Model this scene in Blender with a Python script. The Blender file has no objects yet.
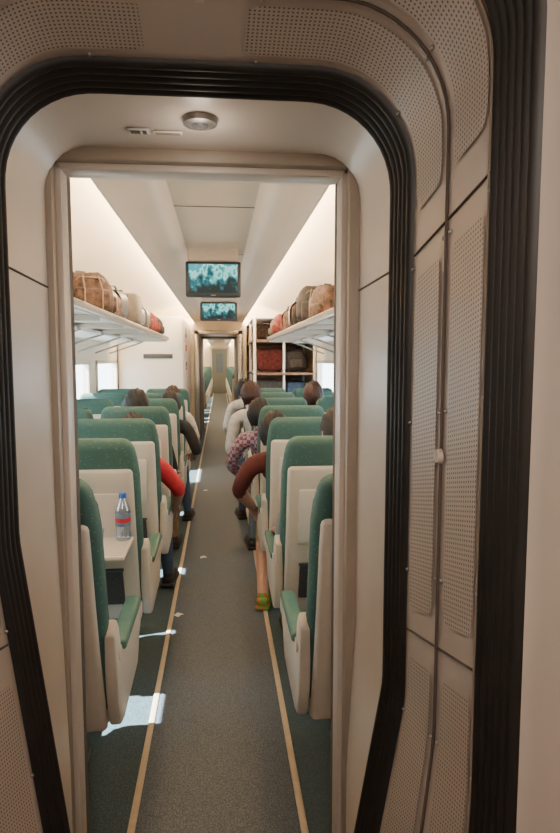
import bpy, bmesh, math, random
from mathutils import Vector, Matrix
random.seed(4)
R=math.radians
XC=-0.02
# ------------------------------------------------------------------ materials
def new_mat(name):
    m=bpy.data.materials.new(name); m.use_nodes=True
    nt=m.node_tree; b=nt.nodes['Principled BSDF']
    return m,nt,b
def mat(name,col,rough=0.5,metal=0.0,var=0.06,scale=30,bump=0.0,emis=0,trans=0,coat=0):
    m,nt,b=new_mat(name)
    b.inputs['Roughness'].default_value=rough; b.inputs['Metallic'].default_value=metal
    if coat: b.inputs['Coat Weight'].default_value=coat
    tc=nt.nodes.new('ShaderNodeTexCoord'); n=nt.nodes.new('ShaderNodeTexNoise')
    n.inputs['Scale'].default_value=scale; n.inputs['Detail'].default_value=4
    nt.links.new(tc.outputs['Object'],n.inputs['Vector'])
    r=nt.nodes.new('ShaderNodeValToRGB')
    r.color_ramp.elements[0].position=.3; r.color_ramp.elements[1].position=.7
    r.color_ramp.elements[0].color=tuple(c*(1-var) for c in col)+(1,)
    r.color_ramp.elements[1].color=tuple(min(1,c*(1+var)) for c in col)+(1,)
    nt.links.new(n.outputs['Fac'],r.inputs['Fac']); nt.links.new(r.outputs['Color'],b.inputs['Base Color'])
    if bump:
        bp=nt.nodes.new('ShaderNodeBump'); bp.inputs['Strength'].default_value=bump; bp.inputs['Distance'].default_value=.002
        nt.links.new(n.outputs['Fac'],bp.inputs['Height']); nt.links.new(bp.outputs['Normal'],b.inputs['Normal'])
    if emis:
        nt.links.new(r.outputs['Color'],b.inputs['Emission Color']); b.inputs['Emission Strength'].default_value=emis
    if trans: b.inputs['Transmission Weight'].default_value=trans
    return m
def dots_mat(name,col,dcol,scale,thr,rough=.8,soft=.05,rnd=1.0):
    m,nt,b=new_mat(name); b.inputs['Roughness'].default_value=rough
    tc=nt.nodes.new('ShaderNodeTexCoord'); v=nt.nodes.new('ShaderNodeTexVoronoi')
    v.inputs['Scale'].default_value=scale; v.inputs['Randomness'].default_value=rnd
    nt.links.new(tc.outputs['Object'],v.inputs['Vector'])
    r=nt.nodes.new('ShaderNodeValToRGB')
    r.color_ramp.elements[0].position=thr; r.color_ramp.elements[1].position=thr+soft
    r.color_ramp.elements[0].color=dcol+(1,); r.color_ramp.elements[1].color=col+(1,)
    nt.links.new(v.outputs['Distance'],r.inputs['Fac']); nt.links.new(r.outputs['Color'],b.inputs['Base Color'])
    return m
def perf_mat(name,col,hole,pitch,rad,rough=.45):
    m,nt,b=new_mat(name); b.inputs['Roughness'].default_value=rough
    tc=nt.nodes.new('ShaderNodeTexCoord')
    s=nt.nodes.new('ShaderNodeVectorMath'); s.operation='SCALE'; s.inputs['Scale'].default_value=1/pitch
    f=nt.nodes.new('ShaderNodeVectorMath'); f.operation='FRACTION'
    d=nt.nodes.new('ShaderNodeVectorMath'); d.operation='DISTANCE'; d.inputs[1].default_value=(.5,.5,0)
    nt.links.new(tc.outputs['UV'],s.inputs[0]); nt.links.new(s.outputs[0],f.inputs[0]); nt.links.new(f.outputs[0],d.inputs[0])
    r=nt.nodes.new('ShaderNodeValToRGB')
    r.color_ramp.elements[0].position=rad; r.color_ramp.elements[1].position=rad+.08
    r.color_ramp.elements[0].color=hole+(1,); r.color_ramp.elements[1].color=col+(1,)
    nt.links.new(d.outputs['Value'],r.inputs['Fac']); nt.links.new(r.outputs['Color'],b.inputs['Base Color'])
    return m
def plaid_mat():
    m,nt,b=new_mat('plaid_cloth'); b.inputs['Roughness'].default_value=.9
    tc=nt.nodes.new('ShaderNodeTexCoord')
    c=nt.nodes.new('ShaderNodeTexChecker'); c.inputs['Scale'].default_value=38
    c.inputs['Color1'].default_value=(.18,.05,.09,1); c.inputs['Color2'].default_value=(.30,.27,.36,1)
    nt.links.new(tc.outputs['Object'],c.inputs['Vector']); nt.links.new(c.outputs['Color'],b.inputs['Base Color'])
    return m
def screen_mat():
    m,nt,b=new_mat('tv_picture'); b.inputs['Roughness'].default_value=.2; b.inputs['Base Color'].default_value=(.01,.02,.02,1)
    tc=nt.nodes.new('ShaderNodeTexCoord'); sp=nt.nodes.new('ShaderNodeSeparateXYZ'); nt.links.new(tc.outputs['Object'],sp.inputs[0])
    v=nt.nodes.new('ShaderNodeTexVoronoi'); v.inputs['Scale'].default_value=30
    mp=nt.nodes.new('ShaderNodeMapping'); mp.inputs['Scale'].default_value=(1,.01,.55)
    nt.links.new(tc.outputs['Object'],mp.inputs['Vector']); nt.links.new(mp.outputs['Vector'],v.inputs['Vector'])
    n=nt.nodes.new('ShaderNodeTexNoise'); n.inputs['Scale'].default_value=18; n.inputs['Detail'].default_value=3
    nt.links.new(tc.outputs['Object'],n.inputs['Vector'])
    a=nt.nodes.new('ShaderNodeMath'); a.operation='MULTIPLY_ADD'; a.inputs[1].default_value=3.0; a.inputs[2].default_value=.05
    nt.links.new(sp.outputs['Z'],a.inputs[0])
    ad=nt.nodes.new('ShaderNodeMath'); ad.operation='ADD'; nt.links.new(a.outputs[0],ad.inputs[0]); nt.links.new(n.outputs['Fac'],ad.inputs[1])
    vm=nt.nodes.new('ShaderNodeMath'); vm.operation='MULTIPLY_ADD'; vm.inputs[1].default_value=-.35; nt.links.new(v.outputs['Distance'],vm.inputs[0]); nt.links.new(ad.outputs[0],vm.inputs[2])
    r=nt.nodes.new('ShaderNodeValToRGB')
    e=r.color_ramp.elements; e[0].position=.22; e[0].color=(.003,.01,.014,1); e[1].position=.75; e[1].color=(.05,.30,.34,1)
    k=e.new(.36); k.color=(.01,.12,.15,1); k=e.new(.50); k.color=(.12,.50,.46,1); k=e.new(.56); k.color=(.40,.80,.68,1); k=e.new(.62); k.color=(.04,.32,.38,1)
    nt.links.new(vm.outputs[0],r.inputs['Fac']); nt.links.new(r.outputs['Color'],b.inputs['Emission Color'])
    b.inputs['Emission Strength'].default_value=1.8
    return m
M={}
M['green']=dots_mat('green_moquette',(.046,.112,.096),(.17,.24,.17),75,.13)
M['greenpad']=mat('green_vinyl',(.05,.13,.108),.5,var=.1)
M['shell']=mat('cream_shell',(.62,.54,.45),.4,var=.03)
M['shell2']=mat('cream_tray',(.70,.62,.54),.35,var=.02)
M['net']=mat('dark_net',(.05,.05,.05),.8,var=.5,scale=200)
M['dark']=mat('dark_grey_metal',(.06,.06,.065),.5)
M['gang']=mat('gangway_panel',(.44,.375,.325),.36,var=.04,scale=6)
M['gang2']=mat('gangway_liner',(.56,.485,.42),.35,var=.03,scale=6)
M['perf']=perf_mat('perforated_panel',(.44,.375,.32),(.11,.08,.06),.0068,.20)
M['groove']=mat('groove_dark',(.09,.07,.06),.8)
M['rubber']=mat('black_rubber',(.012,.010,.009),.5,var=.3,scale=12)
M['jamb']=mat('beige_jamb',(.33,.27,.21),.45,var=.05,scale=8)
M['steel']=mat('brushed_steel',(.45,.44,.42),.3,metal=.9,var=.1)
M['wall']=mat('saloon_wall_cream',(.78,.70,.60),.45,var=.02,scale=4)
M['ceil']=mat('ceiling_cream',(.76,.65,.54),.5,var=.02,scale=4)
M['duct']=mat('ceiling_duct_cream',(.64,.57,.50),.4,var=.03)
M['cove']=mat('cove_tube',(1,.74,.44),.5,emis=75,var=.0)
M['floor']=dots_mat('aisle_floor',(.048,.068,.092),(.16,.18,.20),210,.22,rough=.6,soft=.3)
M['carpet']=dots_mat('teal_carpet',(.036,.064,.078),(.08,.12,.135),160,.2,rough=.8,soft=.3)
M['strip']=mat('floor_trim_beige',(.54,.43,.30),.45,var=.08)
M['tv']=screen_mat()
M['tvcase']=mat('tv_case',(.035,.045,.055),.35)
M['white']=mat('white_plastic',(.78,.76,.72),.4,var=.02)
M['red']=mat('red_plastic',(.55,.03,.03),.5)
M['greensign']=mat('green_sign',(.02,.3,.12),.5)
M['wood']=mat('brown_laminate',(.20,.12,.08),.5,var=.2,scale=10)
M['fardoor']=mat('grey_door_panel',(.16,.18,.19),.4,var=.05)
M['skin']=mat('skin',(.46,.25,.17),.55,var=.05)
M['skin2']=mat('skin_tan',(.33,.17,.10),.55,var=.05)
M['hair']=mat('dark_hair',(.007,.005,.0045),.65,var=.6,scale=120,bump=.8)
M['hair2']=mat('auburn_hair',(.035,.010,.007),.6,var=.6,scale=120,bump=.8)
M['eye']=mat('eye_white',(.8,.8,.78),.3); M['pupil']=mat('pupil',(.02,.01,.01),.2); M['lip']=mat('lip',(.35,.12,.1),.5)
def cloth(n,c,var=.18,sc=25): return mat(n,c,.9,var=var,scale=sc,bump=.3)
M['c_red']=cloth('red_cloth',(.45,.02,.03)); M['c_brown']=cloth('maroon_cloth',(.09,.018,.014)); M['c_white']=cloth('white_cloth',(.6,.57,.56))
M['c_black']=cloth('black_cloth',(.02,.02,.022)); M['c_jean']=cloth('denim',(.05,.08,.15)); M['c_grey']=cloth('grey_cloth',(.2,.2,.22)); M['c_khaki']=cloth('khaki_cloth',(.25,.17,.1))
M['c_plaid']=plaid_mat()
M['c_blue']=cloth('blue_grey_cloth',(.12,.17,.25))
M['shoe']=mat('dark_shoe',(.03,.025,.022),.6); M['shoe2']=dots_mat('bright_sneaker',(.13,.30,.05),(.55,.10,.04),45,.35,soft=.1)
M['bag_brown']=cloth('patterned_bag_cloth',(.035,.016,.010),.9,30); M['bag_tan']=cloth('tan_bag_cloth',(.07,.040,.025),.7,25)
M['bag_grey']=cloth('grey_bag_cloth',(.085,.072,.062)); M['bag_black']=cloth('black_bag_cloth',(.013,.010,.010),.5); M['bag_red']=cloth('red_bag_cloth',(.11,.018,.015),.6)
M['strapm']=cloth('bag_strap',(.12,.09,.07))
M['cap_blue']=mat('blue_cap',(.03,.12,.5),.4); M['fleck']=mat('sun_fleck_white',(.85,.85,.83),.7,var=.02)  # second one: plain white for the imitated sun flecks on the floor
m,nt,b=new_mat('window_glass')
tr=nt.nodes.new('ShaderNodeBsdfTransparent'); tr.inputs[0].default_value=(.88,.94,.95,1); gl=nt.nodes.new('ShaderNodeBsdfGlossy'); gl.inputs['Roughness'].default_value=.03
mx=nt.nodes.new('ShaderNodeMixShader'); mx.inputs[0].default_value=.06
nt.links.new(tr.outputs[0],mx.inputs[1]); nt.links.new(gl.outputs[0],mx.inputs[2]); nt.links.new(mx.outputs[0],nt.nodes['Material Output'].inputs['Surface'])
M['glass']=m
m,nt,b=new_mat('bottle_plastic')
tr=nt.nodes.new('ShaderNodeBsdfTransparent'); tr.inputs[0].default_value=(.80,.86,.95,1); gl=nt.nodes.new('ShaderNodeBsdfGlossy'); gl.inputs['Roughness'].default_value=.08
mx=nt.nodes.new('ShaderNodeMixShader'); mx.inputs[0].default_value=.25
nt.links.new(tr.outputs[0],mx.inputs[1]); nt.links.new(gl.outputs[0],mx.inputs[2]); nt.links.new(mx.outputs[0],nt.nodes['Material Output'].inputs['Surface'])
M['pet']=m

# ------------------------------------------------------------------ mesh builder
class MB:
    def __init__(s): s.v=[]; s.f=[]; s.m=[]; s.uv=[]
    def add(s,vs,fs,mt,uvs=None):
        o=len(s.v); s.v+= [tuple(p) for p in vs]
        for i,f in enumerate(fs):
            s.f.append(tuple(o+k for k in f)); s.m.append(mt)
            s.uv.append([uvs[k] for k in f] if uvs else [(0,0)]*len(f))
    def bm(s,bm,mt,mx=None,fn=None):
        bm.verts.index_update()
        vs=[v.co.copy() for v in bm.verts]
        if mx is not None: vs=[mx@v for v in vs]
        if fn: vs=[Vector(fn(v)) for v in vs]
        s.add(vs,[[v.index for v in f.verts] for f in bm.faces],mt); bm.free()
    def box(s,c,d,mt,bev=0,seg=2,rot=None,fn=None,cuts=None):
        bm=bmesh.new(); bmesh.ops.create_cube(bm,size=1)
        for v in bm.verts: v.co=Vector((v.co.x*d[0],v.co.y*d[1],v.co.z*d[2]))
        if bev: bmesh.ops.bevel(bm,geom=list(bm.edges),offset=bev,segments=seg,profile=.5,affect='EDGES')
        if cuts:
            for ax,n in cuts:
                for i in range(1,n):
                    co=[0,0,0]; no=[0,0,0]; co[ax]=-d[ax]/2+d[ax]*i/n; no[ax]=1
                    bmesh.ops.bisect_plane(bm,geom=list(bm.verts)+list(bm.edges)+list(bm.faces),plane_co=co,plane_no=no)
        mx=Matrix.Translation(c)
        if rot is not None: mx=mx@rot
        s.bm(bm,mt,mx,fn)
    def bb(s,x0,x1,y0,y1,z0,z1,mt,bev=0,seg=2,**k):
        s.box(((x0+x1)/2,(y0+y1)/2,(z0+z1)/2),(x1-x0,y1-y0,z1-z0),mt,bev,seg,**k)
    def tube(s,pts,rad,mt,n=10,cap=True):
        pts=[Vector(p) for p in pts]; rings=[]; up=None
        for i,p in enumerate(pts):
            t=(pts[min(i+1,len(pts)-1)]-pts[max(i-1,0)]).normalized()
            if up is None:
                up=Vector((0,0,1)) if abs(t.z)<.9 else Vector((1,0,0))
            a=t.cross(up).normalized(); b=a.cross(t).normalized(); up=b
            r=rad[i] if isinstance(rad,(list,tuple)) else rad
            rings.append([p+a*math.cos(2*math.pi*k/n)*r+b*math.sin(2*math.pi*k/n)*r for k in range(n)])
        vs=[v for r in rings for v in r]; fs=[]
        for i in range(len(rings)-1):
            for k in range(n):
                k2=(k+1)%n; fs.append((i*n+k,i*n+k2,(i+1)*n+k2,(i+1)*n+k))
        if cap: fs.append(tuple(range(n))[::-1]); fs.append(tuple((len(rings)-1)*n+k for k in range(n)))
        s.add(vs,fs,mt)
    def lathe(s,prof,c,mt,n=20,axis='z'):
        vs=[];fs=[]
        for r,z in prof:
            for k in range(n):
                a=2*math.pi*k/n; vs.append((c[0]+r*math.cos(a),c[1]+r*math.sin(a),c[2]+z))
        for i in range(len(prof)-1):
            for k in range(n):
                k2=(k+1)%n; fs.append((i*n+k,i*n+k2,(i+1)*n+k2,(i+1)*n+k))
        s.add(vs,fs,mt)
    def ell(s,c,r,mt,u=16,v=10,fn=None,rot=None):
        bm=bmesh.new(); bmesh.ops.create_uvsphere(bm,u_segments=u,v_segments=v,radius=1)
        for q in bm.verts:
            if fn: q.co=Vector(fn(q.co))
            q.co=Vector((q.co.x*r[0],q.co.y*r[1],q.co.z*r[2]))
        mx=Matrix.Translation(c)
        if rot is not None: mx=mx@rot
        s.bm(bm,mt,mx)
    def prism(s,prof,x0,x1,mt,bev=.008):
        bm=bmesh.new()
        vs=[bm.verts.new((x0,y,z)) for y,z in prof]; f=bm.faces.new(vs)
        r=bmesh.ops.extrude_face_region(bm,geom=[f])
        for e in r['geom']:
            if isinstance(e,bmesh.types.BMVert): e.co.x=x1
        bmesh.ops.recalc_face_normals(bm,faces=bm.faces)
        if bev: bmesh.ops.bevel(bm,geom=list(bm.edges),offset=bev,segments=2,profile=.5,affect='EDGES')
        s.bm(bm,mt)
    def grid(s,rows,mt,uvr=None):
        n=len(rows[0]); vs=[p for r in rows for p in r]; uv=[u for r in uvr for u in r] if uvr else None
        fs=[(i*n+k,i*n+k+1,(i+1)*n+k+1,(i+1)*n+k) for i in range(len(rows)-1) for k in range(n-1)]
        s.add(vs,fs,mt,uv)
    def mesh(s,name,ang=38):
        me=bpy.data.meshes.new(name); me.from_pydata(s.v,[],s.f)
        ms=[]
        for m_ in s.m:
            if m_ not in ms: ms.append(m_)
        for m_ in ms: me.materials.append(m_)
        uvl=me.uv_layers.new(name='UVMap')
        for i,p in enumerate(me.polygons):
            p.material_index=ms.index(s.m[i]); p.use_smooth=True
            for j,li in enumerate(p.loop_indices): uvl.data[li].uv=s.uv[i][j]
        me.update(); me.set_sharp_from_angle(angle=R(ang)); return me
    def obj(s,name,loc=(0,0,0),parent=None,ang=38,sub=0):
        o=bpy.data.objects.new(name,s.mesh(name,ang)); bpy.context.scene.collection.objects.link(o); o.location=loc
        if parent: o.parent=parent
        return o

# ------------------------------------------------------------------ floor / strips
YE=27
b=MB(); b.bb(-1.4,1.36,-1.0,YE,-.08,0,M['carpet']); b.bb(XC-.262,XC+.262,-1.0,YE,0,.003,M['floor']); b.obj('floor')
for x in (XC-.275,XC+.275):
    b=MB(); b.bb(x-.012,x+.012,-1.0,YE,-.002,.008,M['strip'],.003); b.obj('trim_1' if x<XC else 'trim_2')

# ------------------------------------------------------------------ gangway portal (lofted rounded loops)
def fillet(V,segs=10):
    out=[]
    n=len(V)
    for i,(x,z,r) in enumerate(V):
        p=Vector((x,z))
        if i in (0,n-1) or r==0: out.append(p); continue
        a=(Vector(V[i-1][:2])-p); c=(Vector(V[i+1][:2])-p)
        ang=a.angle(c); t=r/math.tan(ang/2); t=min(t,a.length*.49,c.length*.49)
        p0=p+a.normalized()*t; p2=p+c.normalized()*t
        bis=(a.normalized()+c.normalized()).normalized(); rr=t*math.tan(ang/2); cen=p+bis*(rr/math.sin(ang/2))
        v0=p0-cen; v2=p2-cen; tot=v0.angle(v2); s=1 if v0.x*v2.y-v0.y*v2.x>0 else -1
        for k in range(segs+1):
            th=s*tot*k/segs; out.append(cen+Vector((v0.x*math.cos(th)-v0.y*math.sin(th),v0.x*math.sin(th)+v0.y*math.cos(th))))
    return out
def resample(P,N=200):
    L=[0]
    for i in range(1,len(P)): L.append(L[-1]+(P[i]-P[i-1]).length)
    out=[];j=0
    for k in range(N+1):
        t=L[-1]*k/N
        while j<len(P)-2 and L[j+1]<t: j+=1
        f=(t-L[j])/max(1e-9,L[j+1]-L[j]); out.append(P[j].lerp(P[j+1],min(1,f)))
    return out
def loop(xl,xr,top,r,xlb,xrb,d=0,zl=(1.16,.50),zr=(.84,.46)):
    V=[(xlb+d,0,0),(xlb+d,zl[1],.25),(xl+d,zl[0],.3),(xl+d,top-d,max(.02,r-d)),(xr-d,top-d,max(.02,r-d)),(xr-d,zr[0],.2),(xrb-d,zr[1],.2),(xrb-d,0,0)]
    return resample(fillet(V))
SEAL=lambda d=0:loop(-.392,.336,1.985,.17,-.310,.272,d)
SEAL2=lambda d=0:loop(-.405,.350,2.005,.18,-.320,.285,d)
OUT=lambda d=0:loop(-.425,.378,2.09,.19,-.40,.36,d)
CHEEK=lambda d=0:loop(-.387,.330,1.972,.10,-.372,.312,d)
def lerpL(A,B,t): return [a.lerp(b_,t) for a,b_ in zip(A,B)]
def r3(L,y): return [(p.x,y,p.y) for p in L]
def off(L,d):
    o=[]
    for i,p in enumerate(L):
        t=L[min(i+1,len(L)-1)]-L[max(i-1,0)]; n=Vector((t.y,-t.x)).normalized(); o.append(p+n*d)
    return o
# passage liner between seal and doorway
b=MB(); A=SEAL(); C=CHEEK()
b.grid([r3(A,1.17)]+[r3(lerpL(A,C,t),1.2+.27*t) for t in (0,.1,.5,.9,1)]+[r3(off(C,-.06),1.475)],M['gang2'])
b.obj('passage_liner')
b=MB()
for x0,idx in ((0,0),(1,1)):
    i=min(range(len(A)),key=lambda i:abs(A[i].y-1.67)+(0 if (A[i].x<0)==(idx==0) else 9))
    s=.002 if idx==0 else -.002
    pts=[Vector((lerpL(A,C,t)[i].x+s,1.2+.27*t,1.67-.01*t)) for t in (0,.3,.6,.97)]
    b.tube(pts,.0022,M['groove'],6)
b.obj('trim_3')
# black rubber seal with ribs
b=MB(); rows=[r3(off(A,-.03),1.205)]; nr=5
for k in range(nr*4+1):
    t=k/(nr*4); y=1.20-.085*t; d=.004+.008*abs(math.sin(math.pi*nr*t))
    rows.append(r3(lerpL(SEAL(d),SEAL2(d),t),y))
rows.append(r3(off(SEAL2(),-.03),1.112))
b.grid(rows,M['rubber']); b.obj('rubber_door_seal',ang=60)
# perforated ring panels
b=MB(); A2=SEAL2(); O=OUT()
def ringL(t): return lerpL(A2,O,t)
def ry(t): return 1.115-.27*t
b.grid([r3(off(A2,-.01),1.15)]+[r3(ringL(t),ry(t)) for t in (0,.05,.47,.5,.53,.95,1)]+[r3(off(O,-.03),.842)],M['gang'])
def zidx(L,z,left): return min(range(len(L)),key=lambda i:abs(L[i].y-z)+(0 if (L[i].x<XC)==left else 9))
iL=zidx(A2,1.67,True); iR=zidx(A2,1.67,False); iM=(iL+iR)//2
spans=[(4,iL-32),(iL-29,iL-2),(iL+2,iM-3),(iM+3,iR-2),(iR+2,iR+29),(iR+32,196)]
for (t0,t1) in ((.07,.42),(.57,.93)):
    for (i0,i1) in spans:
        rows=[];uvr=[]
        ts=[t0,t0+.03,(t0+t1)/2,t1-.03,t1]
        for ti,t in enumerate(ts):
            L=off(ringL(t),.0035); seg=L[i0:i1]
            if ti in (0,4): seg=[seg[min(max(k,1),len(seg)-2)] for k in range(len(seg))]
            rows.append(r3(seg,ry(t))); uvr.append([(.0215*(i0+k),ry(t)) for k in range(len(seg))])
        b.grid(rows,M['perf'],uvr)
L=off(ringL(.495),.003); b.tube([Vector((p.x,ry(.495),p.y)) for p in L],.0028,M['groove'],6)
L=off(ringL(.96),.002); b.tube([Vector((p.x,ry(.96),p.y)) for p in L],.003,M['jamb'],6)
for i in (iL,iR,iL-30,iR+30):
    b.tube([Vector((off(ringL(t),.002)[i].x,ry(t),off(ringL(t),.002)[i].y)) for t in (.03,.3,.6,.97)],.002,M['groove'],6)
for t in (.02,.455,.535,.965):
    L=off(ringL(t),.002)
    for i in list(range(8,196,12)):
        b.ell((L[i].x,ry(t),L[i].y),(.0035,.0035,.0035),M['steel'],8,6)
L=off(ringL(.5),.004); i=zidx(L,1.34,False); b.tube([(L[i].x,ry(.5),1.34),(L[i].x-.008,ry(.5),1.34)],[.013,.010],M['gang2'],16)
L=off(ringL(.5),.004); b.box((L[iM].x,ry(.3),L[iM].y+.002),(.022,.11,.012),M['gang2'],.005)
b.obj('gangway_ring_panel',ang=60)
# bellows
b=MB(); rows=[]; nr=6
rows.append(r3(off(OUT(),-.03),.848))
for k in range(nr*6+1):
    t=k/(nr*6); y=.845-.125*t; d=.002+.012*abs(math.sin(math.pi*nr*t)); rows.append(r3(OUT(d-.002),y))
rows.append(r3(off(OUT(),-.03),.716))
b.grid(rows,M['rubber']); b.obj('gangway_bellows',ang=60)
# rear liner around photographer
b=MB(); O2=loop(-.44,.392,2.10,.19,-.43,.385)
b.grid([r3(off(OUT(),-.03),.722),r3(OUT(-.0),.72),r3(O2,.70),r3(O2,.40),r3(O2,.39),r3(O2,-1.0)],M['gang2'])
b.tube([Vector((p.x,.62,p.y)) for p in off(O2,.002)],.003,M['groove'],6)
b.obj('vestibule_liner')
b=MB(); b.bb(-.6,.6,-1.05,-1.0,0,2.3,M['gang2']); b.obj('wall_rear')
b=MB(); b.lathe([(.0,-.006),(.016,-.008),(.018,-.012),(.034,-.010),(.038,0)],(-.036,1.31,1.980),M['steel'],28)
b.lathe([(0,-.012),(.010,-.014),(.016,-.009)],(-.036,1.31,1.980),M['dark'],20); b.obj('ceiling_downlight')
b=MB(); b.box((-.165,1.37,1.974),(.045,.026,.003),M['white'],.001); b.box((-.172,1.37,1.972),(.020,.016,.002),M['dark']); b.box((-.153,1.37,1.972),(.008,.018,.002),M['dark']); b.obj('warning_label')
b=MB(); b.box((-.105,1.375,1.974),(.06,.018,.003),M['white'],.001);  b.box((-.105,1.375,1.972),(.050,.010,.002),M['jamb']); b.obj('information_label')

# ------------------------------------------------------------------ door frame + end wall
b=MB()
b.bb(.305,.45,1.47,1.56,0,2.05,M['jamb'],.004); b.bb(.292,.31,1.50,1.56,0,1.94,M['gang2'],.003); b.bb(.296,.306,1.575,1.61,0,1.94,M['groove'])
b.bb(-.50,-.372,1.47,1.56,0,2.05,M['jamb'],.004); b.bb(-.376,-.358,1.50,1.56,0,1.94,M['gang2'],.003); b.bb(-.372,-.362,1.575,1.61,0,1.94,M['groove'])
b.bb(-.50,.45,1.472,1.56,1.945,2.08,M['jamb'],.004); b.bb(-.37,.30,1.50,1.56,1.93,1.95,M['gang2'],.003)
b.tube([(.335,1.468,0),(.335,1.468,1.94)],.003,M['groove'],8); b.tube([(-.395,1.468,0),(-.395,1.468,1.94)],.003,M['groove'],8)
b.obj('door_1')
def endwall(name,y0,y1,xl,xr,zt,mt):
    b=MB(); b.bb(-1.40,xl,y0,y1,0,2.4,mt); b.bb(xr,1.36,y0,y1,0,2.4,mt); b.bb(xl,xr,y0,y1,zt,2.4,mt); return b.obj(name)
endwall('wall_front',1.56,1.625,-.372,.305,1.945,M['wall'])
# ------------------------------------------------------------------ saloon shell
wn=[0]
def saloon(y0,y1,wins,tag):
    for s,nm in ((-1,'left'),(1,'right')):
        b=MB(); xi=XC+s*1.32; xo=XC+s*1.38; xa,xb=min(xi,xo),max(xi,xo)
        b.bb(xa,xb,y0,y1,0,.90,M['wall']); b.bb(xa,xb,y0,y1,1.46,1.75,M['wall'])
        ys=[y0]+[v for w in wins for v in w]+[y1]
        for i in range(0,len(ys),2):
            if ys[i+1]>ys[i]: b.bb(xa,xb,ys[i],ys[i+1],.90,1.46,M['wall'])
        b.bb(min(xi,xi-s*.04),max(xi,xi-s*.04),y0,y1,.02,.22,M['dark'],.005)
        b.obj('wall_'+nm)
        for w in wins:
            wn[0]+=1; b=MB(); x=xi-s*.005
            for (a,c,d,e) in ((w[0]-.02,w[1]+.02,1.44,1.48),(w[0]-.02,w[1]+.02,.88,.92),(w[0]-.02,w[0]+.03,.88,1.48),(w[1]-.03,w[1]+.02,.88,1.48)):
                b.bb(x-.012,x+.012,a,c,d,e,M['duct'],.004)
            b.bb(xi+s*.03-.003,xi+s*.03+.003,w[0],w[1],.9,1.46,M['glass'])
            b.obj('window_%d'%wn[0])
    b=MB()
    half=[(0,2.215),(.19,2.215),(.205,2.19),(.215,2.155),(.25,2.125),(.32,2.115),(.37,2.105),(.39,2.09)]
    prof=[(-x,z) for x,z in half[::-1]]+half[1:]
    b.grid([[(XC+x,y,z) for x,z in prof] for y in (y0,y1)],M['ceil'])
    for s in (-1,1):
        b.grid([[(XC+s*x,y,z) for x,z in ((.39,2.09),(.398,2.087),(.402,2.095))] for y in (y0,y1)],M['duct'])
        p3=[(.405,2.185),(.43,2.195),(.50,2.192),(.60,2.175),(.72,2.145),(.86,2.095),(1.0,2.025),(1.12,1.94),(1.22,1.84),(1.29,1.74),(1.325,1.62)]
        b.grid([[(XC+s*x,y,z) for x,z in p3] for y in (y0,y1)],M['wall'])
    b.bb(-1.4,1.36,y0,y1,2.32,2.36,M['ceil'])
    y=y0+1.4
    while y<y1-.3:
        b.bb(XC-.19,XC+.19,y-.003,y+.003,2.2125,2.216,M['groove']); y+=1.35
    b.obj('ceiling')
    for s in (-1,1):
        b=MB(); b.grid([[(XC+s*x,y,z) for x,z in ((.402,2.096),(.412,2.14),(.404,2.186))] for y in (y0+.02,y1-.02)],M['cove']); b.obj('cove_light')
saloon(1.625,10.5,[(1.9,3.1),(3.5,4.8),(5.2,6.5),(6.9,8.2)],'')
saloon(13.4,YE,[(14,16),(16.6,18.6),(19.2,21.2),(22,24)],'b')
endwall('wall_back',10.5,10.56,XC-.33,XC+.32,1.93,M['wall'])
endwall('wall_back',13.34,13.4,XC-.33,XC+.32,1.93,M['duct'])
endwall('wall_back',YE-.06,YE,XC-.33,XC+.32,1.93,M['wall'])
b=MB(); b.bb(XC-.50,XC-.44,10.56,13.34,0,2.05,M['duct']); b.obj('wall_left')
b=MB(); b.bb(XC+.44,XC+.50,10.56,13.34,0,2.05,M['duct']); b.obj('wall_right')
b=MB(); b.bb(XC-.50,XC+.50,10.56,13.34,2.0,2.05,M['duct']); b.obj('ceiling')
for i,(y,w,mt_) in enumerate(((10.46,.33,'steel'),(11.5,.33,'jamb'),(12.3,.36,'rubber'),(13.3,.33,'steel'),(YE-.1,.33,'steel'))):
    b=MB()
    b.bb(XC-w-.08,XC-w,y,y+.04,0,1.97,M[mt_],.004); b.bb(XC+w-.01,XC+w+.07,y,y+.04,0,1.97,M[mt_],.004); b.bb(XC-w-.08,XC+w+.07,y,y+.04,1.90,1.97,M[mt_],.004)
    if i==4:
        b.bb(XC-w,XC+w,y+.01,y+.03,0,1.92,M['fardoor']); b.bb(XC-.15,XC+.15,y,y+.012,.9,1.7,M['c_blue'])
    b.obj('door_%d'%(i+2))
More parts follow.
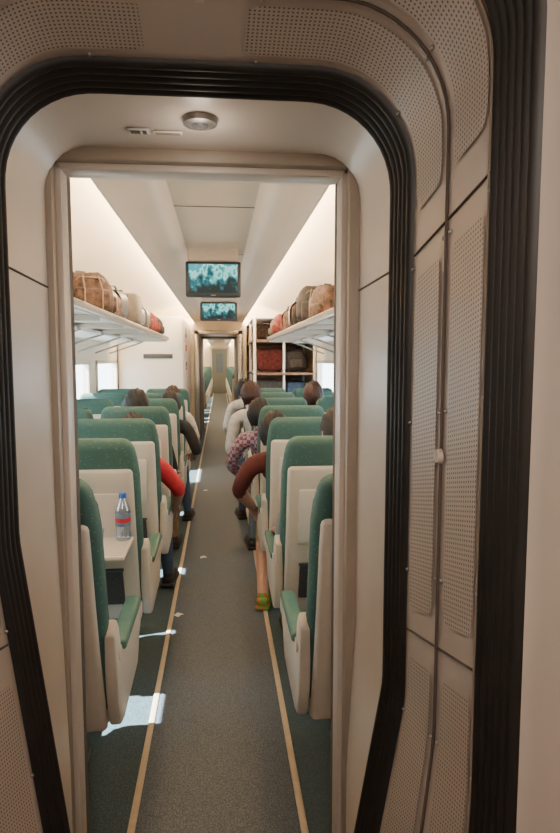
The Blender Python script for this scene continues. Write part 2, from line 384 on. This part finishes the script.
# ------------------------------------------------------------------ seats
def build_seat():
    b=MB()
    yb=lambda z:.205*(1.18-z)/.76
    def tilt(v):
        z=v.z; k=1-.12*max(0,(z-1.0)/.18)**2
        return (v.x*k,v.y+yb(z)-.012*math.sin((z-.42)*5),z)
    b.box((0,0,.80),(.475,.105,.76),M['green'],.042,4,fn=tilt,cuts=[(2,10)])
    b.box((0,.045,1.06),(.40,.06,.20),M['green'],.028,3,fn=tilt,cuts=[(2,3)])
    for s in (-1,1): b.box((s*.205,.045,.86),(.05,.07,.50),M['green'],.022,3,fn=tilt,cuts=[(2,6)])
    b.box((0,-.048,.71),(.435,.040,.70),M['shell'],.019,3,fn=tilt,cuts=[(2,8)])
    b.box((0,-.071,.835),(.34,.018,.25),M['shell2'],.007,2,fn=tilt,cuts=[(2,3)])
    b.box((0,-.084,.945),(.05,.012,.022),M['jamb'],.004,2,fn=tilt)
    b.box((0,-.074,.53),(.31,.016,.17),M['net'],.006,2,fn=tilt,cuts=[(2,3)])
    b.box((0,-.078,.615),(.32,.02,.014),M['dark'],.005,2,fn=tilt)
    b.box((0,.44,.46),(.43,.50,.09),M['green'],.035,4)
    b.box((0,.42,.395),(.44,.46,.07),M['shell'],.02,3)
    prof=[(.085,.70),(.13,.735),(.165,.70),(.20,.60),(.60,.585),(.645,.57),(.65,.50),(.60,.47),(.575,.42),(.54,.385),(.22,.365),(.165,.38),(.13,.47)]
    for s in (-1,1):
        x0,x1=(.222,.26) if s>0 else (-.26,-.222)
        b.prism(prof,x0,x1,M['shell'],.010)
        b.box((s*.241,.42,.602),(.056,.38,.034),M['greenpad'],.012,3)
        b.box((s*.241,.635,.55),(.050,.05,.07),M['shell2'],.012,3)
        b.tube([(s*.262,.15,.62),(s*.266,.15,.62)],.022,M['shell2'],16)
    b.box((0,.40,.18),(.07,.22,.36),M['dark'],.01); b.box((0,.42,.02),(.14,.42,.04),M['dark'],.012)
    return b.mesh('train_seat')
seatmesh=build_seat()
def seat(x,y):
    o=bpy.data.objects.new('train_seat',seatmesh); bpy.context.scene.collection.objects.link(o); o.location=(x,y,0)
Y0=1.68; P=.84
AX={-1:(XC-.55,XC-1.055),1:(XC+.51,XC+1.03)}
for k in range(7):
    for s in (-1,1):
        for x in AX[s]: seat(x,Y0+P*k)
for k in range(14):
    for s in (-1,1):
        for x in AX[s]: seat(x,13.9+P*k)
# ------------------------------------------------------------------ luggage racks
for s in (-1,1):
    b=MB(); ya,yb_=1.64,7.75
    xi=XC+s*.62; xo=XC+s*1.26
    b.bb(min(xi,xo),max(xi,xo),ya,yb_,1.735,1.75,M['duct'],.003)
    b.bb(xi-.018,xi+.018,ya,yb_,1.72,1.765,M['steel'],.008)
    y=ya+.1
    while y<yb_:
        b.prism([(y,1.735),(y+.03,1.735),(y+.03,1.70),(y,1.70)],min(xi,XC+s*1.3),max(xi,XC+s*1.3),M['duct'],.004)
        b.tube([(XC+s*1.30,y+.015,1.56),(XC+s*.9,y+.015,1.70)],.01,M['steel'],6); y+=.84
    b.bb(min(XC+s*.92,XC+s*1.28),max(XC+s*.92,XC+s*1.28),ya,yb_,1.69,1.715,M['white'],.006)
    b.obj('luggage_rack')
# ------------------------------------------------------------------ luggage
def backpack(x,y,z,w,d,h,mt,name='backpack',rot=0):
    b=MB()
    def sh(v):
        f=1-.25*max(0,v.z/(h/2))**2; return (v.x*f,v.y*(1-.15*max(0,v.z/(h/2))),v.z+.012*math.sin(v.x*30)+.008*math.sin(v.y*40))
    b.box((0,0,0),(w,d,h),mt,min(w,d,h)*.30,4,fn=sh,cuts=[(2,6),(0,4)])
    b.box((0,-d*.52,-h*.12),(w*.7,d*.28,h*.45),mt,d*.10,3)
    for s in (-1,1):
        b.box((s*w*.5,0,-h*.2),(w*.16,d*.5,h*.4),mt,w*.06,3)
        b.tube([(s*w*.22,d*.45,h*.36),(s*w*.25,d*.68,h*.15),(s*w*.27,d*.66,-h*.15),(s*w*.28,d*.42,-h*.4)],.014,M['dark'],8)
        b.tube([(s*w*.15,-d*.46,h*.40),(s*w*.17,-d*.68,h*.05),(s*w*.17,-d*.66,-h*.35)],.005,M['strapm'],6)
    b.tube([(-w*.12,d*.3,h*.45),(-w*.08,d*.34,h*.56),(w*.08,d*.34,h*.56),(w*.12,d*.3,h*.45)],.009,M['dark'],8)
    b.tube([(-w*.36,-d*.40,h*.2),(-w*.2,-d*.46,h*.36),(w*.2,-d*.46,h*.36),(w*.36,-d*.40,h*.2)],.004,M['strapm'],6)
    o=b.obj(name,(x,y,z+h/2+.012)); o.rotation_euler=(0,0,rot)
def duffel(x,y,z,l,r,mt,rot=0,name='duffel_bag'):
    b=MB()
    b.box((0,0,0),(l,r*2,r*1.7),mt,r*.6,4,fn=lambda v:(v.x,v.y*(1-.12*abs(v.x/l*2)**3),v.z-.02*math.cos(v.x*9)),cuts=[(0,8)])
    for s in (-1,1):
        b.tube([(-l*.2,s*r*.85,r*.3),(-l*.15,s*r*.5,r*1.15),(l*.15,s*r*.5,r*1.15),(l*.2,s*r*.85,r*.3)],.01,M['dark'],8)
        b.box((s*l*.22,0,0),(.03,r*2.04,r*1.74),M['dark'],r*.6,4)
    b.tube([(-l*.42,0,r*.84),(l*.42,0,r*.84)],.006,M['steel'],6)
    o=b.obj(name,(x,y,z+r*.9+.015)); o.rotation_euler=(0,0,rot)
def suitcase(x,y,z,w,d,h,mt,rot=0):
    b=MB(); b.box((0,0,0),(w,d,h),mt,.035,4)
    for i in range(-2,3): b.box((i*w*.16,0,0),(.012,d+.012,h*.86),mt,.005,2)
    b.box((0,0,0),(w+.004,d*.06,h+.004),M['dark'],.03,3)
    b.tube([(-.07,-d*.1,h/2),(-.06,-d*.1,h/2+.035),(.06,-d*.1,h/2+.035),(.07,-d*.1,h/2)],.009,M['dark'],8)
    for sx in (-1,1):
        for sy in (-1,1): b.lathe([(0,-.022),(.016,-.022),(.02,-.012),(.016,0)],(sx*w*.38,sy*d*.35,-h/2),M['dark'],10)
    o=b.obj('suitcase',(x,y,z+h/2+.022)); o.rotation_euler=(0,0,rot)
rz=1.751
backpack(XC-.82,4.05,rz,.32,.26,.27,M['bag_brown'],rot=.5)
duffel(XC-.79,4.50,rz,.40,.12,M['bag_tan'],rot=1.3)
backpack(XC-.98,3.4,rz,.30,.24,.25,M['bag_black'],rot=-.4)
suitcase(XC-.83,5.25,rz,.40,.50,.24,M['bag_grey'],.05)
duffel(XC-.81,6.1,rz,.46,.13,M['bag_black'],rot=1.45)
backpack(XC-.81,6.75,rz,.34,.26,.24,M['bag_red'],rot=.2)
backpack(XC-.80,7.3,rz,.32,.24,.22,M['bag_black'],rot=.5)
backpack(XC+.86,5.15,rz,.40,.30,.33,M['bag_black'],rot=-.3)
backpack(XC+.88,4.65,rz,.34,.26,.28,M['bag_brown'],rot=.5)
duffel(XC+.80,5.75,rz,.42,.14,M['bag_brown'],rot=1.5)
duffel(XC+.80,6.5,rz,.44,.13,M['bag_tan'],rot=1.45)
backpack(XC+.80,7.1,rz,.34,.26,.24,M['bag_red'],rot=.1)
backpack(XC+.78,7.5,rz,.30,.2,.21,M['bag_grey'],rot=.1)
# ------------------------------------------------------------------ cabinet (left) + luggage stack (right)
b=MB(); b.bb(-1.33,XC-.46,8.30,10.49,0,2.06,M['wall'],.03,3)
b.bb(-1.0,XC-.60,8.285,8.30,1.50,1.56,M['dark'],.002)
b.bb(XC-.62,XC-.52,8.285,8.30,1.62,1.70,M['white'],.002)
b.obj('equipment_cabinet')
def sign(name,x,y,z,wy,h,m1,m2):
    b=MB(); b.bb(x,x+.008,y-wy/2,y+wy/2,z-h/2,z+h/2,M['white'],.002); b.bb(x+.006,x+.010,y-wy*.35,y+wy*.35,z-h*.1,z+h*.4,m1); b.bb(x+.006,x+.010,y-wy*.35,y+wy*.35,z-h*.4,z-h*.15,m2); b.obj(name)
sign('safety_sign',XC-.46,8.8,1.86,.50,.16,M['greensign'],M['dark'])
sign('safety_sign',XC-.46,8.8,1.62,.50,.18,M['red'],M['white'])
sign('safety_sign',XC-.46,8.8,1.40,.50,.14,M['dark'],M['red'])
b=MB()
x0,x1,y0,y1=XC+.46,XC+1.31,8.30,10.45
for x in (x0,x1-.04):
    for y in (y0,(y0+y1)/2,y1-.04): b.bb(x,x+.04,y,y+.04,0,2.06,M['white'],.006)
for z in (.12,.72,1.28,1.72): b.bb(x0,x1,y0,y1,z,z+.03,M['wood'],.004)
b.bb(x1-.012,x1,y0+.04,y1,0,2.06,M['wood']); b.bb(x0,x1,y1-.04,y1-.02,0,2.06,M['wood']); b.bb(x0,x1,y0,y1,2.03,2.065,M['white'],.006)
b.bb(x0+.40,x0+.43,y0+.01,y0+.04,0,2.03,M['white'],.004)
b.obj('luggage_shelf')
suitcase(XC+.68,8.8,1.752,.34,.4,.20,M['bag_brown']); suitcase(XC+.72,8.8,1.312,.34,.4,.30,M['bag_red']); backpack(XC+1.08,8.75,1.312,.3,.26,.30,M['bag_grey']); suitcase(XC+.70,8.8,.752,.36,.4,.42,M['bag_grey']); suitcase(XC+1.10,8.8,.752,.3,.4,.40,M['c_blue']); suitcase(XC+.72,8.8,.152,.36,.4,.46,M['bag_black'])
# ------------------------------------------------------------------ televisions
def tv(x,y,z0,z1,w):
    b=MB(); h=z1-z0
    b.box((0,0,0),(w,.06,h),M['tvcase'],.012,3); b.box((0,-.030,.004),(w*.88,.006,h*.80),M['tv'])
    b.box((0,-.031,-h*.45),(.03,.006,.006),M['steel'])
    b.box((0,.01,h/2+.045),(w*.92,.05,.09),M['duct'],.012,3)
    b.obj('ceiling_television',(x,y,(z0+z1)/2))
tv(-.038,4.0,1.885,2.105,.345); tv(-.008,6.0,1.858,2.03,.35)
b=MB()
for s in (-1,1): b.box((-.012+s*.09,6.02,2.165),(.03,.03,.10),M['steel'],.004)
b.obj('television_bracket')
# ------------------------------------------------------------------ tray + bottle
b=MB(); tx=AX[-1][0]+.01
b.box((tx,2.42,.76),(.40,.27,.018),M['shell2'],.007,2); b.bb(tx-.19,tx+.19,2.30,2.54,.768,.7705,M['shell'])
for s in (-1,1): b.tube([(tx+s*.185,2.34,.757),(tx+s*.187,2.54,.74),(tx+s*.187,2.555,.80)],.007,M['steel'],8)
b.obj('folding_tray_table')
b=MB(); bc=(tx+.165,2.50,.771)
b.lathe([(.0,.0),(.026,0),(.030,.006),(.030,.03),(.028,.045),(.030,.06),(.030,.12),(.027,.135),(.013,.165),(.012,.180)],bc,M['pet'],24)
b.lathe([(.0305,.06),(.0308,.062),(.0308,.112),(.0305,.114)],bc,M['c_blue'],24); b.lathe([(.0310,.075),(.0312,.076),(.0312,.092),(.0310,.093)],bc,M['c_red'],24)
b.lathe([(.015,.172),(.015,.190),(.012,.193),(0,.193)],bc,M['cap_blue'],16); b.obj('water_bottle')
b=MB(); b.lathe([(.0,.0),(.022,0),(.028,.07),(.029,.072),(.026,.07),(.021,.004),(0,.004)],(tx+.08,2.40,.771),M['pet'],20); b.obj('plastic_cup')
for (x,y,r) in ((XC-.12,4.6,.3),(XC-.235,3.55,.9),(XC-.16,7.0,.1)):  # small white sheets on the aisle floor, standing in for flecks of sunlight
    b=MB(); b.grid([[(-.025,-.02,.0045),(0,-.018,.009),(.025,-.02,.0045)],[(-.02,.02,.0045),(0,.016,.012),(.022,.024,.006)]],M['fleck']); o=b.obj('sun_fleck',(x,y,0)); o.rotation_euler=(0,0,r)
# ------------------------------------------------------------------ passengers
def body_mesh(V,E,Rd,root):
    me=bpy.data.meshes.new('tmp'); me.from_pydata(V,E,[]); o=bpy.data.objects.new('tmp',me); bpy.context.scene.collection.objects.link(o)
    o.modifiers.new('sk','SKIN').use_smooth_shade=True
    if not me.skin_vertices:
        bpy.context.view_layer.objects.active=o; bpy.ops.mesh.customdata_skin_add()
    for i,r in enumerate(Rd): me.skin_vertices[0].data[i].radius=r; me.skin_vertices[0].data[i].use_root=(i==root)
    o.modifiers.new('ss','SUBSURF').levels=2
    bpy.context.view_layer.update()
    dg=bpy.context.evaluated_depsgraph_get(); m2=bpy.data.meshes.new_from_object(o.evaluated_get(dg))
    vs=[v.co.copy() for v in m2.vertices]; fs=[tuple(p.vertices) for p in m2.polygons]
    bpy.data.objects.remove(o); bpy.data.meshes.remove(m2); return vs,fs
def segd(p,a,b_):
    ab=b_-a; t=max(0,min(1,(p-a).dot(ab)/ab.length_squared)); return (p-(a+ab*t)).length
def head(b,c,skin,hair,long=False,turn=0):
    rot=Matrix.Rotation(turn,4,'Z'); c=Vector(c)
    def sh(v):
        x,y,z=v
        if z<0: x*=1-.38*abs(z)**1.6; y=y*(1-.18*abs(z)) if y>0 else y*(1-.45*abs(z))
        return (x,y,z)
    b.ell(c,(.074,.094,.115),skin,24,16,fn=sh,rot=rot)
    T=lambda x,y,z:c+(rot.to_3x3()@Vector((x,y,z)))
    b.tube([T(0,.085,.012),T(0,.100,-.012),T(0,.108,-.028),T(0,.094,-.036)],[.006,.010,.014,.010],skin,8)
    for s in (-1,1):
        b.ell(T(s*.030,.080,.006),(.012,.008,.007),M['eye'],10,6); b.ell(T(s*.030,.087,.006),(.005,.003,.005),M['pupil'],8,6)
        b.tube([T(s*.016,.088,.024),T(s*.032,.086,.028),T(s*.046,.076,.023)],[.003,.004,.002],hair,6)
        b.ell(T(s*.076,.0,-.004),(.009,.018,.030),skin,10,8,rot=rot)
    b.tube([T(-.022,.080,-.060),T(0,.088,-.058),T(.022,.080,-.060)],[.003,.006,.003],M['lip'],8)
    bm=bmesh.new(); bmesh.ops.create_uvsphere(bm,u_segments=40,v_segments=28,radius=1)
    low=-.97 if long else -.62
    kill=[v for v in bm.verts if v.co.z<low or (v.co.y>.35 and v.co.z<.42) or (v.co.y>-.12 and v.co.z<.05)]
    bmesh.ops.delete(bm,geom=kill,context='VERTS')
    rr=random.Random(int(c.x*1000)+int(c.y*100))
    for v in bm.verts:
        x,y,z=sh(v.co) if not long else v.co
        w=1+.035*math.sin(x*17+z*9+c.y)+.02*math.sin(y*31+z*13)+rr.uniform(-.015,.015); v.co=Vector((x*.090*w,y*.110*w,z*.130*w))
    bmesh.ops.solidify(bm,geom=list(bm.faces),thickness=.014)
    b.bm(bm,hair,Matrix.Translation(c)@rot)
def hand(b,w,d,side,skin,curl=.6,down=Vector((0,0,-1))):
    d=d.normalized(); side=(side-d*side.dot(d)).normalized(); n=d.cross(side).normalized()
    if n.dot(down)<0: n=-n
    def tp(f,s_,k): return w+d*f+side*s_+n*k
    rings=[]
    for f,hw,ht in ((-.01,.024,.019),(.02,.034,.017),(.06,.041,.015),(.088,.039,.012)):
        rings.append([tp(f,math.cos(a)*hw,math.sin(a)*ht) for a in [2*math.pi*i/12 for i in range(12)]])
    vs=[v for r in rings for v in r]; fs=[(i*12+k,i*12+(k+1)%12,(i+1)*12+(k+1)%12,(i+1)*12+k) for i in range(3) for k in range(12)]; fs.append(tuple(36+k for k in range(12)))
    b.add(vs,fs,skin)
    for sp,l in ((.029,.070),(.010,.080),(-.010,.074),(-.029,.058)):
        p=[tp(.078,sp,0)]; a=0
        for seg in (.45,.32,.26):
            a+=curl*.8; q=p[-1]+(d*math.cos(a)+n*math.sin(a))*l*seg; p.append(q)
        b.tube(p,[.0095,.009,.008,.0055],skin,8)
    b.tube([tp(.018,.026,.004),tp(.042,.050,.012),tp(.068,.056,.022),tp(.086,.052,.030)],[.012,.0105,.009,.006],skin,8)
def passenger(row,s,col,shirt,pants,skin,hair,shoe,lean=0,long_sleeve=False,longhair=False,turn=0,footx=.0,footy=0,armout=0,hang=False,dy=0,armfwd=0,dz=0,shorts=False,toeout=0):
    ox=AX[s][col]; oy=Y0+P*row+dy
    W=lambda a,y,z:Vector((ox-s*a,oy+y,z))
    J={}
    J['pel']=(W(lean*.1,.35,.58),(.140,.115)); J['bel']=(W(lean*.4,.33,.70),(.132,.108)); J['che']=(W(lean*.75,.28,.865+dz*.6),(.145,.105)); J['col']=(W(lean*.95,.245,.975+dz),(.088,.072)); J['nek']=(W(lean,.235,1.025+dz),(.050,.050)); J['hdb']=(W(lean*1.05,.25,1.075+dz),(.048,.048))
    for nm,a in (('A',1),('B',-1)):
        J['sh'+nm]=(W(lean*.9+a*.165,.25,.945+dz),(.062,.062))
        ao=armout if a==1 else 0
        el=W(lean*.6+a*(.235+ao),.24+armfwd,.715); wr=W(lean*.4+a*(.225+ao),.46+armfwd,.662)
        if a==1 and hang: el=W(lean*.6+.25+ao,.30+armfwd,.73); wr=W(.25+ao,.50+armfwd,.57)
        J['el'+nm]=(el,(.047,.047)); J['fa'+nm]=(el.lerp(wr,.35),(.042,.042)); J['wr'+nm]=(wr,(.027,.027))
        J['hi'+nm]=(W(a*.085,.37,.565),(.092,.088)); fx=footx if a==1 else 0; fy=footy if a==1 else 0
        J['th'+nm]=(W(a*(.10+fx*.3),.56,.58),(.082,.080)); J['kn'+nm]=(W(a*(.11+fx*.7),.74,.555),(.062,.062)); J['ca'+nm]=(W(a*(.11+fx*.85),.73+fy*.4,.34),(.056,.056)); J['an'+nm]=(W(a*(.115+fx),.68+fy,.11),(.036,.036)); J['hl'+nm]=(W(a*(.115+fx),.66+fy,.05),(.036,.034)); J['to'+nm]=(W(a*(.125+fx*1.06)+(toeout if a==1 else 0),.84+fy-abs(toeout)*.4*(a==1),.038),(.036,.026))
    names=list(J); idx={n:i for i,n in enumerate(names)}
    E=[('pel','bel','sh'),('bel','che','sh'),('che','col','sh'),('col','nek','sk'),('nek','hdb','sk')]
    for n in 'AB':
        E+=[('col','sh'+n,'sh'),('sh'+n,'el'+n,'sh'),('el'+n,'fa'+n,'fa'),('fa'+n,'wr'+n,'fa'),('pel','hi'+n,'pa'),('hi'+n,'th'+n,'pa'),('th'+n,'kn'+n,'pa'),('kn'+n,'ca'+n,'pa'),('ca'+n,'an'+n,'cf'),('an'+n,'hl'+n,'so'),('hl'+n,'to'+n,'so')]
    vs,fs=body_mesh([tuple(J[n][0]) for n in names],[(idx[a],idx[c]) for a,c,_ in E],[J[n][1] for n in names],0)
    mm={'sh':shirt,'sk':skin,'fa':shirt if long_sleeve else skin,'pa':pants,'cf':skin if shorts else pants,'so':shoe}
    b=MB()
    b.v=[tuple(v) for v in vs]
    for f in fs:
        c=sum((vs[i] for i in f),Vector())/len(f)
        best=min(E,key=lambda e:segd(c,J[e[0]][0],J[e[1]][0])-.5*(J[e[0]][1][0]+J[e[1]][1][0]))
        b.f.append(f); b.m.append(mm[best[2]]); b.uv.append([(0,0)]*len(f))
    hc=J['hdb'][0]+Vector((0,.012,.055)); head(b,hc,skin,hair,longhair,turn)
    for n,a in (('A',1),('B',-1)):
        w=J['wr'+n][0]; d=(w-J['fa'+n][0]).normalized(); hand(b,w+d*.012,d+Vector((0,.3,-.05)),Vector((s*a,0,.15)),skin,.7 if not(hang and a==1) else .5)
    for n in 'AB':
        t=J['to'+n][0]; h=J['hl'+n][0]; c=(t+h)/2; ang=math.atan2(-(t.x-h.x),t.y-h.y)
        b.box((c.x,c.y+.008,.018),(.088,.27,.026),shoe,.010,3,rot=Matrix.Rotation(ang,4,'Z'))
        b.box((c.x,c.y,.045),(.080,.23,.065),shoe,.026,3,rot=Matrix.Rotation(ang,4,'Z'))
    b.obj('seated_passenger',ang=70)
passenger(1,1,0,M['c_grey'],M['c_khaki'],M['skin'],M['hair'],M['shoe'],lean=-.05,turn=.2,dz=.03)
passenger(2,1,0,M['c_brown'],M['c_khaki'],M['skin'],M['hair'],M['shoe2'],lean=.17,turn=-.3,footx=.13,footy=-.36,armout=.04,hang=True,dz=-.06,dy=-.06,shorts=True,toeout=-.05)
passenger(3,1,0,M['c_plaid'],M['c_blue'],M['skin2'],M['hair'],M['shoe'],lean=.20,long_sleeve=True,footx=.13,footy=-.1,armout=.05,hang=True,dz=-.04)
passenger(4,1,0,M['c_white'],M['c_jean'],M['skin'],M['hair2'],M['shoe'],lean=.22,footx=.18,armout=.05,turn=.3,dz=.05)
passenger(3,1,1,M['c_grey'],M['c_jean'],M['skin'],M['hair'],M['shoe'],lean=.05,dz=.05)
passenger(4,1,1,M['c_red'],M['c_jean'],M['skin'],M['hair2'],M['shoe'],lean=.2,longhair=True,dz=.05)
passenger(5,1,0,M['c_black'],M['c_jean'],M['skin'],M['hair'],M['shoe'],lean=.18,armout=.05,footx=.15)
passenger(6,1,0,M['c_white'],M['c_jean'],M['skin'],M['hair'],M['shoe'],lean=.22,armout=.06,footx=.14,dz=.02)
passenger(2,-1,0,M['c_red'],M['c_jean'],M['skin2'],M['hair'],M['shoe'],lean=.06,footx=.10,armout=.03,hang=True,armfwd=.03,dz=-.07)
passenger(3,-1,0,M['c_black'],M['c_khaki'],M['skin'],M['hair'],M['shoe'],lean=-.02,footx=.08,longhair=True,dz=.03)
passenger(4,-1,0,M['c_black'],M['c_jean'],M['skin2'],M['hair'],M['shoe'],lean=.14,footx=.14,armout=.05,dz=-.03)
passenger(5,-1,0,M['c_white'],M['c_jean'],M['skin'],M['hair2'],M['shoe'],lean=.10,armout=.03,dz=-.02)
# ------------------------------------------------------------------ lights
def area(name,loc,rot,sx,sy,e,col):
    l=bpy.data.lights.new(name,'AREA'); l.shape='RECTANGLE'; l.size=sx; l.size_y=sy; l.energy=e; l.color=col
    o=bpy.data.objects.new(name,l); bpy.context.scene.collection.objects.link(o); o.location=loc; o.rotation_euler=rot
area('gangway_lamp',(0.0,-.2,2.02),(R(18),0,0),.35,.5,13,(1,.86,.74))
area('corridor_lamp',(XC,11.9,1.98),(0,0,0),.4,1.2,6,(1,.95,.88))
l=bpy.data.lights.new('downlight','POINT'); l.energy=.5; l.shadow_soft_size=.03; l.color=(1,.85,.7); o=bpy.data.objects.new('downlight_bulb',l); bpy.context.scene.collection.objects.link(o); o.location=(-.036,1.31,1.91)
l=bpy.data.lights.new('sun','SUN'); l.energy=80; l.angle=R(.5); l.color=(1,.95,.9); o=bpy.data.objects.new('sun',l); bpy.context.scene.collection.objects.link(o)
d=Vector((1,.26,-1.28)); o.rotation_euler=d.to_track_quat('-Z','Y').to_euler()
w=bpy.data.worlds.new('w'); bpy.context.scene.world=w; w.use_nodes=True; bg=w.node_tree.nodes['Background']; bg.inputs[0].default_value=(.96,.97,1,1); bg.inputs[1].default_value=10
# ------------------------------------------------------------------ camera
cd=bpy.data.cameras.new('camera'); cd.sensor_fit='VERTICAL'; cd.sensor_height=24; cd.lens=620/833*24; cd.clip_start=.02
c=bpy.data.objects.new('camera',cd); bpy.context.scene.collection.objects.link(c); c.location=(0,0,1.5); c.rotation_euler=(R(90-5.34),0,R(-5.5)); bpy.context.scene.camera=c
